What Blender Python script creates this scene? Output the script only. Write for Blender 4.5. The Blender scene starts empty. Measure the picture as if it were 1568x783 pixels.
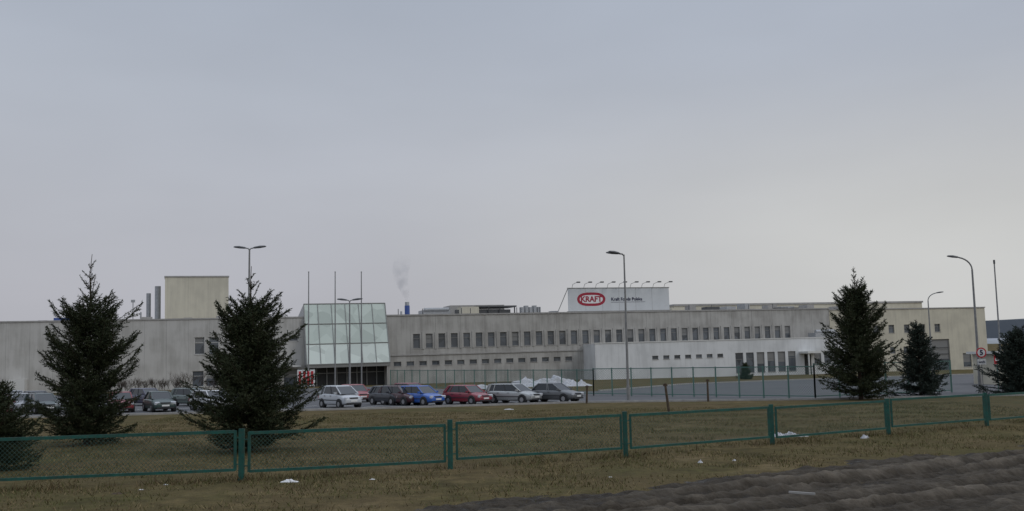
import bpy, math, random
import numpy as np
from mathutils import Vector, Matrix, noise
random.seed(7)
S=bpy.context.scene
COL=S.collection
# ---------------------------------------------------------------- materials
def newmat(name):
    m=bpy.data.materials.new(name); m.use_nodes=True
    nt=m.node_tree; b=nt.nodes['Principled BSDF']
    return m,nt,b
def simple(name,c,rough=.6,metal=0,spec=.5):
    m,nt,b=newmat(name)
    b.inputs['Base Color'].default_value=(*c,1); b.inputs['Roughness'].default_value=rough
    b.inputs['Metallic'].default_value=metal; b.inputs['Specular IOR Level'].default_value=spec
    return m
def N(nt,t,**k):
    n=nt.nodes.new(t)
    for a,v in k.items(): setattr(n,a,v)
    return n
def noisy(name,stops,scale=4,rough=.8,bump=0,bscale=30,bdist=.02,stretch=(1,1,1),detail=6,spec=.3,scale2=None,c2=None,f2=.5,metal=0,scale3=None,c3=None,f3=.5,scale4=None,c4=None,f4=.5):
    m,nt,b=newmat(name); L=nt.links.new
    tc=N(nt,'ShaderNodeTexCoord'); mp=N(nt,'ShaderNodeMapping'); mp.inputs['Scale'].default_value=stretch
    L(tc.outputs['Object'],mp.inputs['Vector'])
    n=N(nt,'ShaderNodeTexNoise'); n.inputs['Scale'].default_value=scale; n.inputs['Detail'].default_value=detail
    n.inputs['Roughness'].default_value=.65
    L(mp.outputs[0],n.inputs['Vector'])
    r=N(nt,'ShaderNodeValToRGB'); e=r.color_ramp.elements
    while len(e)<len(stops): e.new(.5)
    for i,(p,c) in enumerate(stops): e[i].position=p; e[i].color=(*c,1)
    L(n.outputs['Fac'],r.inputs['Fac']); out=r.outputs['Color']
    for sc,cc,ff in((scale2,c2,f2),(scale3,c3,f3),(scale4,c4,f4)):
        if not sc: continue
        n2=N(nt,'ShaderNodeTexNoise'); n2.inputs['Scale'].default_value=sc; n2.inputs['Detail'].default_value=6; n2.inputs['Roughness'].default_value=.65
        L(tc.outputs['Object'],n2.inputs['Vector'])
        r2=N(nt,'ShaderNodeValToRGB'); r2.color_ramp.elements[0].position=.42; r2.color_ramp.elements[1].position=.62
        L(n2.outputs['Fac'],r2.inputs['Fac'])
        ml=N(nt,'ShaderNodeMath',operation='MULTIPLY'); ml.inputs[1].default_value=ff; L(r2.outputs['Color'],ml.inputs[0])
        mx=N(nt,'ShaderNodeMix',data_type='RGBA'); L(ml.outputs[0],mx.inputs['Factor']); L(out,mx.inputs['A']); mx.inputs['B'].default_value=(*cc,1)
        out=mx.outputs['Result']
    L(out,b.inputs['Base Color']); b.inputs['Roughness'].default_value=rough; b.inputs['Specular IOR Level'].default_value=spec
    b.inputs['Metallic'].default_value=metal
    if bump:
        nb=N(nt,'ShaderNodeTexNoise'); nb.inputs['Scale'].default_value=bscale; nb.inputs['Detail'].default_value=8
        L(tc.outputs['Object'],nb.inputs['Vector'])
        bp=N(nt,'ShaderNodeBump'); bp.inputs['Strength'].default_value=bump; bp.inputs['Distance'].default_value=bdist
        L(nb.outputs['Fac'],bp.inputs['Height']); L(bp.outputs[0],b.inputs['Normal'])
    return m
def concrete(name,base,dark,joint=2.036,off=0.0,jd=.8):
    """concrete panels: blotches, vertical rain streaks, panel joints"""
    m,nt,b=newmat(name); L=nt.links.new
    tc=N(nt,'ShaderNodeTexCoord')
    n=N(nt,'ShaderNodeTexNoise'); n.inputs['Scale'].default_value=.35; n.inputs['Detail'].default_value=8; L(tc.outputs['Object'],n.inputs['Vector'])
    mp=N(nt,'ShaderNodeMapping'); mp.inputs['Scale'].default_value=(1.6,1,.12); L(tc.outputs['Object'],mp.inputs['Vector'])
    n2=N(nt,'ShaderNodeTexNoise'); n2.inputs['Scale'].default_value=1.0; n2.inputs['Detail'].default_value=7; n2.inputs['Roughness'].default_value=.7; L(mp.outputs[0],n2.inputs['Vector'])
    ad=N(nt,'ShaderNodeMath',operation='ADD'); L(n.outputs['Fac'],ad.inputs[0]); L(n2.outputs['Fac'],ad.inputs[1])
    r=N(nt,'ShaderNodeMapRange'); r.inputs['From Min'].default_value=.82; r.inputs['From Max'].default_value=1.12; L(ad.outputs[0],r.inputs['Value'])
    mx=N(nt,'ShaderNodeMix',data_type='RGBA'); L(r.outputs[0],mx.inputs['Factor']); mx.inputs['A'].default_value=(*dark,1); mx.inputs['B'].default_value=(*base,1)
    sp=N(nt,'ShaderNodeSeparateXYZ'); L(tc.outputs['Object'],sp.inputs[0])
    a=N(nt,'ShaderNodeMath',operation='ADD'); a.inputs[1].default_value=off+1000*joint; L(sp.outputs['X'],a.inputs[0])
    md=N(nt,'ShaderNodeMath',operation='MODULO'); md.inputs[1].default_value=joint; L(a.outputs[0],md.inputs[0])
    lt=N(nt,'ShaderNodeMath',operation='LESS_THAN'); lt.inputs[1].default_value=.06; L(md.outputs[0],lt.inputs[0])
    ml=N(nt,'ShaderNodeMath',operation='MULTIPLY'); ml.inputs[1].default_value=1-jd; L(lt.outputs[0],ml.inputs[0])
    m2=N(nt,'ShaderNodeMix',data_type='RGBA'); L(ml.outputs[0],m2.inputs['Factor']); L(mx.outputs['Result'],m2.inputs['A']); m2.inputs['B'].default_value=(.05,.05,.05,1)
    L(m2.outputs['Result'],b.inputs['Base Color']); b.inputs['Roughness'].default_value=.9; b.inputs['Specular IOR Level'].default_value=.2
    return m
M={}
M['conc']=concrete('weathered_concrete',(.42,.41,.385),(.30,.29,.27),2.036*2,-4.0+1.018,.6)
M['concL']=concrete('light_concrete',(.48,.47,.445),(.375,.365,.34),3.0,0,.7)
M['white']=concrete('white_render',(.65,.66,.66),(.54,.55,.55),6,0,.9)
M['cream']=concrete('cream_cladding',(.58,.545,.44),(.49,.46,.375),3,0,.85)
M['cap']=noisy('parapet_cap',[(.3,(.28,.27,.26)),(.7,(.38,.37,.35))],2)
def glassmat(name,c,rough=.08,var=.5):
    m,nt,b=newmat(name); L=nt.links.new
    tc=N(nt,'ShaderNodeTexCoord')
    v=N(nt,'ShaderNodeTexVoronoi'); v.inputs['Scale'].default_value=.5; L(tc.outputs['Object'],v.inputs['Vector'])
    sp=N(nt,'ShaderNodeSeparateColor'); L(v.outputs['Color'],sp.inputs[0])
    mx=N(nt,'ShaderNodeMix',data_type='RGBA'); L(sp.outputs[0],mx.inputs['Factor'])
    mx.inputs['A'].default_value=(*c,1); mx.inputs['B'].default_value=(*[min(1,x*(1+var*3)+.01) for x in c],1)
    L(mx.outputs['Result'],b.inputs['Base Color']); b.inputs['Roughness'].default_value=rough
    return m
M['glassw']=glassmat('window_glass',(.042,.048,.055),.08,.5)  # dark glass colour lightened to imitate distance haze
M['glassA']=glassmat('atrium_glass',(.37,.41,.36),.12,.10); M['glassA'].node_tree.nodes['Principled BSDF'].inputs['Metallic'].default_value=.25  # pale base colour stands in for sky reflected in the sloping glass
M['glassB']=glassmat('atrium_glass_lower',(.47,.51,.46),.15,.08); M['glassB'].node_tree.nodes['Principled BSDF'].inputs['Metallic'].default_value=.2  # lower row: paler still, sky reflection painted into the base colour
M['frameG']=simple('grey_frame',(.20,.20,.19),.5)
M['frameW']=simple('white_frame',(.58,.58,.56),.5)
M['darkmetal']=simple('dark_metal',(.07,.072,.075),.5)
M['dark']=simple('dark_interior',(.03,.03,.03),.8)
M['steel']=noisy('galvanised_steel',[(.3,(.30,.31,.32)),(.7,(.42,.43,.44))],3,.45,metal=.3)
M['pole']=noisy('weathered_pole',[(.3,(.17,.17,.17)),(.7,(.26,.26,.255))],3,.55)
M['blue']=simple('blue_paint',(.04,.08,.26),.4)
M['green']=noisy('green_fence_paint',[(.35,(.008,.062,.052)),(.65,(.014,.10,.080))],3,.5,scale2=9,c2=(.05,.055,.04),f2=.4)
M['gwire']=simple('green_coated_wire',(.035,.085,.07),.5)
M['gfar']=simple('green_mesh_fence_paint',(.075,.16,.135),.5)
M['snow']=noisy('old_snow',[(.3,(.38,.39,.42)),(.7,(.66,.67,.70))],2.5,.7,.6,12,.05,scale2=1.2,c2=(.25,.23,.2),f2=.4)
M['asphalt']=noisy('asphalt',[(.3,(.085,.085,.09)),(.7,(.125,.126,.13))],.25,.85,.3,20,.01,scale2=2.5,c2=(.07,.07,.072),f2=.5)
M['kerb']=noisy('kerb_concrete',[(.3,(.26,.25,.24)),(.7,(.38,.37,.35))],2,.9)
M['paint']=simple('road_marking',(.6,.6,.58),.7)
M['wood']=noisy('old_wood',[(.3,(.05,.035,.025)),(.7,(.10,.075,.05))],5,.9)
M['bark']=noisy('conifer_bark',[(.3,(.035,.025,.018)),(.7,(.08,.06,.045))],12,.95)
M['needle']=noisy('spruce_needles',[(.3,(.013,.021,.011)),(.5,(.027,.038,.018)),(.72,(.055,.064,.032))],1.6,.75,spec=.12,scale2=7,c2=(.065,.058,.032),f2=.35)
M['needleB']=noisy('blue_spruce_needles',[(.3,(.016,.024,.018)),(.7,(.045,.058,.046))],1.6,.75,spec=.12)
M['grass']=noisy('winter_grass',[(.33,(.060,.050,.024)),(.45,(.112,.088,.042)),(.55,(.150,.114,.056)),(.68,(.215,.168,.092))],.45,.95,1,6,.15,spec=.05,detail=12,scale2=.10,c2=(.085,.083,.032),f2=.7,scale3=1.9,c3=(.052,.042,.023),f3=.55,scale4=.22,c4=(.105,.078,.042),f4=.6)
M['red']=simple('red_paint',(.50,.02,.03),.45)
M['orange']=simple('orange_litter',(.5,.15,.06),.7)
M['plastic']=simple('white_litter',(.65,.65,.65),.6)
M['blind']=simple('roller_blind',(.20,.20,.195),.8)
# ---------------------------------------------------------------- mesh builder
class MB:
    def __init__(s): s.v=[];s.f=[];s.m=[];s.mats=[]
    def mi(s,k):
        if k not in s.mats: s.mats.append(k)
        return s.mats.index(k)
    def face(s,pts,k):
        n=len(s.v); s.v+= [tuple(p) for p in pts]; s.f.append(tuple(range(n,n+len(pts)))); s.m.append(s.mi(k))
    def box(s,x0,x1,y0,y1,z0,z1,k,T=None):
        P=[(x0,y0,z0),(x1,y0,z0),(x1,y1,z0),(x0,y1,z0),(x0,y0,z1),(x1,y0,z1),(x1,y1,z1),(x0,y1,z1)]
        if T is not None: P=[tuple(T@Vector(p)) for p in P]
        n=len(s.v); s.v+=P; i=s.mi(k)
        for f in ((0,3,2,1),(4,5,6,7),(0,1,5,4),(1,2,6,5),(2,3,7,6),(3,0,4,7)):
            s.f.append(tuple(n+a for a in f)); s.m.append(i)
    def cyl(s,p0,p1,r0,r1,k,n=10,caps=True):
        p0=Vector(p0);p1=Vector(p1); d=(p1-p0).normalized()
        a=d.orthogonal().normalized(); b=d.cross(a); i=s.mi(k); o=len(s.v)
        for p,r in((p0,r0),(p1,r1)):
            for j in range(n):
                t=2*math.pi*j/n; s.v.append(tuple(p+a*math.cos(t)*r+b*math.sin(t)*r))
        for j in range(n):
            q=(j+1)%n; s.f.append((o+j,o+q,o+n+q,o+n+j)); s.m.append(i)
        if caps:
            s.f.append(tuple(o+j for j in reversed(range(n)))); s.m.append(i)
            s.f.append(tuple(o+n+j for j in range(n))); s.m.append(i)
    def tube(s,pts,r,k,n=8):
        for a,b in zip(pts[:-1],pts[1:]): s.cyl(a,b,r,r,k,n)
    def bar(s,p0,p1,w,h,k):
        p0=Vector(p0);p1=Vector(p1); d=(p1-p0).normalized()
        up=Vector((0,0,1)) if abs(d.z)<.9 else Vector((0,1,0))
        sd=d.cross(up).normalized(); up=sd.cross(d)
        P=[]
        for p in(p0,p1):
            for a,b in((-1,-1),(1,-1),(1,1),(-1,1)): P.append(tuple(p+sd*a*w/2+up*b*h/2))
        n=len(s.v); s.v+=P; i=s.mi(k)
        for f in ((0,3,2,1),(4,5,6,7),(0,1,5,4),(1,2,6,5),(2,3,7,6),(3,0,4,7)):
            s.f.append(tuple(n+a for a in f)); s.m.append(i)
    def build(s,name,parent=None,smooth=False,M_=None):
        me=bpy.data.meshes.new(name); me.from_pydata(s.v,[],s.f)
        for k in s.mats: me.materials.append(M[k] if isinstance(k,str) else k)
        me.polygons.foreach_set('material_index',s.m)
        if smooth: me.polygons.foreach_set('use_smooth',[True]*len(s.f))
        me.update()
        o=bpy.data.objects.new(name,me); COL.objects.link(o)
        if parent: o.parent=parent
        if M_ is not None: o.matrix_world=M_
        return o
def empty(name,mat=None):
    e=bpy.data.objects.new(name,None); COL.objects.link(e); e.empty_display_size=.5
    if mat is not None: e.matrix_world=mat
    return e
def wall(mb,x0,x1,z0,z1,ops,y=0,mw='conc',mf='frameG',depth=.22,mg='glassw',mull=True):
    xs=sorted({x0,x1,*[o[0] for o in ops],*[o[1] for o in ops]}); zs=sorted({z0,z1,*[o[2] for o in ops],*[o[3] for o in ops]})
    for a,b in zip(xs[:-1],xs[1:]):
        for c,d in zip(zs[:-1],zs[1:]):
            mx=(a+b)/2; mz=(c+d)/2
            if any(o[0]<mx<o[1] and o[2]<mz<o[3] for o in ops): continue
            mb.face([(a,y,c),(b,y,c),(b,y,d),(a,y,d)],mw)
    for o in ops:
        a,b,c,d=o[:4]; Y=y+depth
        mb.face([(a,y,c),(a,Y,c),(b,Y,c),(b,y,c)],mw); mb.face([(a,y,d),(b,y,d),(b,Y,d),(a,Y,d)],mw)
        mb.face([(a,y,c),(a,y,d),(a,Y,d),(a,Y,c)],mw); mb.face([(b,y,c),(b,Y,c),(b,Y,d),(b,y,d)],mw)
        mb.face([(a,Y,c),(b,Y,c),(b,Y,d),(a,Y,d)],mg)
        if d-c>1.2 and random.random()<.45:
            zz=d-(d-c)*random.uniform(.15,.7); mb.face([(a+.02,Y-.002,zz),(b-.02,Y-.002,zz),(b-.02,Y-.002,d),(a+.02,Y-.002,d)],'blind')
        t=.07
        for q in((a,b,c,c+t),(a,b,d-t,d),(a,a+t,c+t,d-t),(b-t,b,c+t,d-t)):
            mb.box(q[0],q[1],Y-.06,Y-.003,q[2],q[3],mf)
        if mull and d-c>1.2:
            zm=c+(d-c)*.68; mb.box(a+t,b-t,Y-.05,Y-.004,zm-.03,zm+.03,mf)
        mb.box(a-.05,b+.05,y-.06,y-.003,c-.07,c-.002,'cap')
# ---------------------------------------------------------------- ground
def sheet(name,poly,z,mat,parent=None):
    mb=MB(); mb.face([(x,y,z) for x,y in poly],mat); return mb.build(name,parent)
sheet('ground',[(-4000,-400),(4000,-400),(4000,6000),(-4000,6000)],0,'grass')
near=[(-120,58),(-34,67),(-8.5,70.8),(5,74.2),(22,71.8),(60,73),(120,80)]
sheet('car_park_asphalt',near+[(120,160),(75,150),(42,136),(21,122),(8.5,101),(-2,110),(-19,141),(-60,128),(-120,112)],.004,'asphalt')
mb=MB()
for a,b in zip(near[:-1],near[1:]):
    mb.bar((a[0],a[1]-.1,.05),(b[0],b[1]-.1,.05),.25,.16,'kerb')
far=[(120,160),(75,150),(42,136),(21,122),(8.5,101)]
for a,b in zip(far[:-1],far[1:]): mb.bar((a[0],a[1],.05),(b[0],b[1],.05),.25,.16,'kerb')
mb.build('kerb')
mb=MB()
for i in range(14):
    x=-40+i*3.2; mb.face([(x,73.5,.008),(x+.12,73.5,.008),(x+2.2,78.5,.008),(x+2.08,78.5,.008)],'paint')
mb.build('parking_bay_markings')
# mud track with ruts
d=Vector((.851,.525,0)); nrm=Vector((.525,-.851,0)); o=Vector((-3.2,21.5,0))
def mudmat():
    m,nt,b=newmat('wet_mud'); L=nt.links.new
    tc=N(nt,'ShaderNodeTexCoord'); sp=N(nt,'ShaderNodeSeparateXYZ'); L(tc.outputs['Object'],sp.inputs[0])
    n=N(nt,'ShaderNodeTexNoise'); n.inputs['Scale'].default_value=1.2; n.inputs['Detail'].default_value=10; n.inputs['Roughness'].default_value=.75; L(tc.outputs['Object'],n.inputs['Vector'])
    a=N(nt,'ShaderNodeMath',operation='MULTIPLY_ADD'); L(n.outputs['Fac'],a.inputs[0]); a.inputs[1].default_value=.85; L(sp.outputs['Z'],a.inputs[2])
    r=N(nt,'ShaderNodeValToRGB'); e=r.color_ramp.elements
    st=[(.34,(.024,.019,.014)),(.46,(.045,.037,.028)),(.60,(.082,.069,.053)),(.78,(.155,.132,.104))]
    while len(e)<4: e.new(.5)
    for i,(p,c) in enumerate(st): e[i].position=p; e[i].color=(*c,1)
    L(a.outputs[0],r.inputs['Fac']); L(r.outputs[0],b.inputs['Base Color'])
    rr=N(nt,'ShaderNodeMapRange'); rr.inputs['From Min'].default_value=.34; rr.inputs['From Max'].default_value=.48; rr.inputs['To Min'].default_value=.3; rr.inputs['To Max'].default_value=.95; L(a.outputs[0],rr.inputs['Value']); L(rr.outputs[0],b.inputs['Roughness'])
    b.inputs['Specular IOR Level'].default_value=.2
    nb=N(nt,'ShaderNodeTexNoise'); nb.inputs['Scale'].default_value=11; nb.inputs['Detail'].default_value=8; nb.inputs['Roughness'].default_value=.75; L(tc.outputs['Object'],nb.inputs['Vector'])
    bp=N(nt,'ShaderNodeBump'); bp.inputs['Strength'].default_value=.9; bp.inputs['Distance'].default_value=.08; L(nb.outputs['Fac'],bp.inputs['Height']); L(bp.outputs[0],b.inputs['Normal'])
    return m
M['mud']=mudmat()
us=np.arange(-22,44,.085); vs=np.arange(-2.4,15,.085)
V=[];F=[]
for i,u in enumerate(us):
    base_e=noise.noise(Vector((u*.22,0,3)))*1.5
    w=noise.noise(Vector((u*.12,5,1)))*.9
    ks=[max(0,.55+1.2*noise.noise(Vector((u*.14,c*9,2)))) for c in range(7)]
    for j,v in enumerate(vs):
        e=base_e+noise.noise(Vector((u*.8,v*.8,8)))*1.1+noise.noise(Vector((u*2.3,v*2.3,8)))*.6
        vv=v+e*.8
        t=min(1,max(0,vv/1.6)); t=t*t*(3-2*t)
        h=.10
        if t>0:
            jag=noise.noise(Vector((u*1.8,v*1.2,6)))*.35
            for ci,(c,dp,wd) in enumerate(((1.7,.10,.28),(3.0,.26,.30),(3.9,.16,.2),(5.6,.28,.34),(6.5,.16,.22),(8.8,.22,.32),(10.9,.16,.4))):
                q=(v-c-w*(1+.5*math.sin(c*3)))/wd+jag
                if abs(q)<5: h+=ks[ci]*dp*(-math.exp(-q*q)+.6*math.exp(-(abs(q)-1.6)**2*2.2))
            h+=noise.noise(Vector((u*.11,v*.9,7)))*.10+noise.noise(Vector((u*.4,v*3.1,9)))*.04
            cl=abs(noise.noise(Vector((u*1.7,v*2.1,1))))
            h+=.10*max(0,cl-.12)+noise.noise(Vector((u*4.4,v*5.0,2)))*.05+noise.noise(Vector((u*8.5,v*9.5,2)))*.035+noise.noise(Vector((u*.6,v*.8,4)))*.05
        z=-.05+t*(h+.05)
        P=o+d*u+nrm*v; V.append((P.x,P.y,z))
nv=len(vs)
for i in range(len(us)-1):
    for j in range(nv-1):
        a=i*nv+j; F.append((a,a+1,a+nv+1,a+nv))
me=bpy.data.meshes.new('mud_track'); me.from_pydata(V,[],F); me.materials.append(M['mud'])
ob=bpy.data.objects.new('mud_track',me); COL.objects.link(ob)
# grass blades
rng=np.random.default_rng(3)
def blades(name,n,x0,x1,y0,y1,h0,h1,w,mats,test=None):
    X=rng.uniform(x0,x1,n);Y=y0+(y1-y0)*rng.uniform(0,1,n)**1.15
    keep=[]
    for i in range(n):
        q=noise.noise(Vector((X[i]*.45,Y[i]*.45,0)))+.6*noise.noise(Vector((X[i]*1.7,Y[i]*1.7,4)))
        ok=q>rng.uniform(-.35,.4)
        if ok and test: ok=test(X[i],Y[i])
        keep.append(ok)
    keep=np.array(keep); X=X[keep];Y=Y[keep];n=len(X)
    a=rng.uniform(0,math.pi,n);h=rng.uniform(h0,h1,n);lx=rng.normal(0,.6,n)*h;ly=rng.normal(0,.6,n)*h
    v=np.zeros((n,3,3)); v[:,0]=np.stack([X-np.cos(a)*w,Y-np.sin(a)*w,np.zeros(n)-.005],1)
    v[:,1]=np.stack([X+np.cos(a)*w,Y+np.sin(a)*w,np.zeros(n)-.005],1); v[:,2]=np.stack([X+lx,Y+ly,h],1)
    me=bpy.data.meshes.new(name); me.from_pydata(v.reshape(-1,3).tolist(),[],np.arange(3*n).reshape(-1,3).tolist())
    for k in mats: me.materials.append(k)
    me.polygons.foreach_set('material_index',rng.integers(0,len(mats),n).tolist())
    ob=bpy.data.objects.new(name,me); COL.objects.link(ob)
g1=simple('straw_blade',(.21,.165,.088),.9,spec=.1); g2=simple('olive_blade',(.085,.085,.032),.9,spec=.1); g3=simple('brown_blade',(.095,.070,.038),.9,spec=.1)
edge=lambda x,y: ((Vector((x,y,0))-o).dot(nrm) < .6+1.8*noise.noise(Vector((x*.8,y*.8,0))))
blades('grass_blades',200000,-22,28,18,64,.03,.12,.013,[g1,g2,g3,g2],edge)
posts=[(-20.2,24.9),(-13.9,26.4),(-7.57,27.9),(-1.93,29.8),(3.52,32.4),(9.15,36.0),(14.6,39.5),(20.1,43.0),(25.6,46.6),(31,50.2)]
def nearfence(x,y):
    for (ax,ay),(bx,by) in zip(posts[:-1],posts[1:]):
        if ax<=x<=bx:
            fy=ay+(by-ay)*(x-ax)/(bx-ax); return abs(y-fy)<.35*abs(random.gauss(0,1))
    return False
blades('fence_line_weeds',190000,-20,30,24,50,.08,.28,.012,[g1,g3,g3,g2],nearfence)
# ---------------------------------------------------------------- foreground fence
mb=MB()
for i,(x,y) in enumerate(posts):
    mb.box(x-.075,x+.075,y-.05,y+.05,-.1,1.42+.03*math.sin(i*5),'green')
for i,((ax,ay),(bx,by)) in enumerate(zip(posts[:-1],posts[1:])):
    A=Vector((ax,ay,0));B=Vector((bx,by,0)); dd=(B-A).normalized(); n=Vector((dd.y,-dd.x,0))
    zo=.03*math.sin(i*2.3); A2=A+dd*.2+n*.03; B2=B-dd*.17+n*.03; L=(B2-A2).length
    zb=.27+zo; zt=1.34+zo; sag=.03*math.sin(i*3.1)
    mb.bar(A2+Vector((0,0,zt-.03)),B2+Vector((0,0,zt-.03+sag)),.06,.085,'green')
    mb.bar(A2+Vector((0,0,zb)),B2+Vector((0,0,zb+sag)),.06,.075,'green')
    for p in(A2,B2): mb.bar(p+Vector((0,0,zb-.02)),p+Vector((0,0,zt)),.07,.07,'green')
    for p,q in((A,A2),(B,B2)):
        for z in(zb+.15,zt-.2): mb.bar(p+Vector((0,0,z)),q+Vector((0,0,z)),.03,.03,'green')
    H=zt-zb; sp=.115; k=int((L+H)/sp)
    for sgn in(1,-1):
        for j in range(k):
            s0=j*sp-H; s1=s0+H; z0=zb; z1=zt
            if s0<0: z0=zb-s0; s0=0
            if s1>L: z1=zt-(s1-L); s1=L
            if z1-z0<.03: continue
            if sgn<0: a_,b_=L-s0,L-s1
            else: a_,b_=s0,s1
            p=A2+dd*a_; q=A2+dd*b_; w=.0042*1.414
            mb.face([(p.x,p.y,z0-w),(p.x,p.y,z0+w),(q.x,q.y,z1+w),(q.x,q.y,z1-w)],'gwire')
mb.build('green_panel_fence')
# ---------------------------------------------------------------- yard fence
mb=MB()
def yard(pts,sp,h):
    for (ax,ay),(bx,by) in zip(pts[:-1],pts[1:]):
        A=Vector((ax,ay,0));B=Vector((bx,by,0)); L=(B-A).length; n=max(1,round(L/sp)); dd=(B-A)/L
        for i in range(n+1):
            p=A+dd*L*i/n
            mb.bar(p+Vector((0,0,-.1)),p+Vector((0,0,h+.08)),.10,.10,'gfar')
        for z in(.18,h): mb.bar(A+Vector((0,0,z)),B+Vector((0,0,z)),.06,.07,'gfar')
        H=h-.18; s=.2
        for sgn in(1,-1):
            for j in range(int((L+H)/s)):
                s0=j*s-H; s1=s0+H; z0=.18; z1=h
                if s0<0: z0=.18-s0; s0=0
                if s1>L: z1=h-(s1-L); s1=L
                if z1-z0<.05: continue
                a_,b_=(s0,s1) if sgn>0 else (L-s0,L-s1)
                p=A+dd*a_; q=A+dd*b_; w=.011
                mb.face([(p.x,p.y,z0-w),(p.x,p.y,z0+w),(q.x,q.y,z1+w),(q.x,q.y,z1-w)],'gfar')
yard([(-17.3,140),(7.0,89)],2.9,2.25); yard([(7.0,89),(22.0,73.6)],2.05,2.35); yard([(22.0,73.6),(35.0,80.5)],2.4,2.5); yard([(39.5,82),(60,90)],2.4,2.5)
mb.build('chain_link_fence')
# ---------------------------------------------------------------- factory
ang=math.atan2(25,76)
BT=Matrix.Translation((-18.9,155,0))@Matrix.Rotation(ang,4,'Z')@Matrix.Rotation(-.0119,4,'Y')
fac=empty('factory_building',BT)
R=10.55
mb=MB()
ops=[(4+2.036*i-.56,4+2.036*i+.56,5.45,7.7) for i in range(34)]
ops+=[(.9+2.036*i-.6,.9+2.036*i+.6,2.75,3.45) for i in range(15)]
wall(mb,-.8,80,-2,R-.002,ops,0,'conc','frameG')
mb.box(-1,80.1,-.12,.5,R,R+.22,'cap')
mb.box(-.5,31.9,-.14,-.003,4.35,4.55,'cap')
for i in range(33):
    x=4+2.036*(i+.5); mb.box(x-.16,x+.16,-.1,-.003,5.3,7.95,'conc')
mb.face([(80,0,-2),(80,60,-2),(80,60,R),(80,0,R)],'conc'); mb.face([(-75,.3,R-.01),(80,.3,R-.01),(80,60,R-.01),(-75,60,R-.01)],'cap')
mb.build('main_block',fac)
mb=MB(); RL=R-.05
ops=[(x-.7,x+.7,5.4,7.9) for x in(-28.4,-26.4,-20.5,-18.6)]+[(-15.6,-14.2,7.0,7.9),(-61,-59,1,3)]
ops+=[(x-.8,x+.8,.7,3.0) for x in(-28.6,-26.7,-24.8,-20.6,-18.6)]+[(-16.4,-13.9,0.0,2.9)]
wall(mb,-80,-13.3,-2,RL,ops,0,'concL','frameW')
mb.box(-80,-13.2,-.1,.5,RL+.002,RL+.2,'cap')
mb.box(-53.5,-51.2,-2.5,-.01,-1,2.6,'frameW'); mb.box(-20,-14,-1.6,-.2,3.15,3.4,'frameW')
mb.build('left_wing',fac)
# atrium
mb=MB()
x0,x1=-13.3,-.8; yb,zb=-3.0,3.4; yt,zt=.6,12.6
def G(u,v): return (x0+(x1-x0)*u, yb+(yt-yb)*v, zb+(zt-zb)*v)
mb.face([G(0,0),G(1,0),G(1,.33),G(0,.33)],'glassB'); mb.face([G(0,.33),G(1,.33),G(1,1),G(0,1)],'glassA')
sn=Vector((0,-(zt-zb),(yt-yb))).normalized()
def off(p,k): return Vector(p)+sn*k
for i in range(7): mb.bar(off(G(i/6,0),.05),off(G(i/6,1),.05),.13 if i in(0,6) else .09,.09,'frameG')
for v in(0,.33,.66,1): mb.bar(off(G(0,v),.045),off(G(1,v),.045),.08,.12,'frameG')
for x in(x0,x1): mb.face([(x,yb,zb),(x,yt,zt),(x,13,R-.3),(x,13,zb-.2),(x,yb,zb-.2)],'steel')
mb.face([(x0,yt,zt),(x1,yt,zt),(x1,13,R-.3),(x0,13,R-.3)],'steel')
mb.box(x0,x1,yb,.5,zb-.5,zb-.05,'frameG')
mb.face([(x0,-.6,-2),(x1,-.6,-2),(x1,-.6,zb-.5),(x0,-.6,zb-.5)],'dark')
for i in range(9):
    x=x0+.2+i*(x1-x0-.4)/8; mb.box(x-.06,x+.06,-.8,-.62,-2,zb-.5,'frameG')
mb.box(x0,x1,-.78,-.63,2.0,2.1,'frameG')
mb.box(x1-.5,x1,-2.9,-.5,-2,zb-.5,'conc')
mb.build('glass_entrance',fac)
# white office wing
mb=MB(); WZ=5.35; wy=-5
ops=[(x-.55,x+.55,2.55,3.15) for x in[42.6+2.0*i for i in range(7)]]
ops+=[(58.2+2.05*i-.75,58.2+2.05*i+.75,-.2,3.2) for i in range(6)]
ops+=[(x-.7,x+.7,.9,3.0) for x in(73.6,75.6,77.6)]
wall(mb,32,80,-2,WZ,ops,wy,'white','frameG',.18)
mb.face([(32,wy,-2),(32,wy,WZ),(32,0,WZ),(32,0,-2)],'white'); mb.face([(80,wy,-2),(80,0,-2),(80,0,WZ),(80,wy,WZ)],'white')
mb.face([(32,wy,WZ-.01),(80,wy,WZ-.01),(80,0,WZ-.01),(32,0,WZ-.01)],'cap')
mb.box(31.9,80.1,wy-.08,wy+.3,WZ+.002,WZ+.16,'frameW')
mb.box(69.9,73.2,wy-2.6,wy-.003,2.75,3.1,'frameW'); mb.box(70.1,70.3,wy-2.4,wy-2.2,-1,2.75,'frameW'); mb.box(70.9,72.2,wy-.06,wy-.004,-1,2.6,'dark')
mb.box(74,79,wy+.8,wy+3,WZ,WZ+.9,'steel'); mb.cyl((74.5,wy+1.5,WZ+1.1),(78.5,wy+1.5,WZ+1.1),.35,.35,'steel')
mb.build('office_wing',fac)
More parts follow.
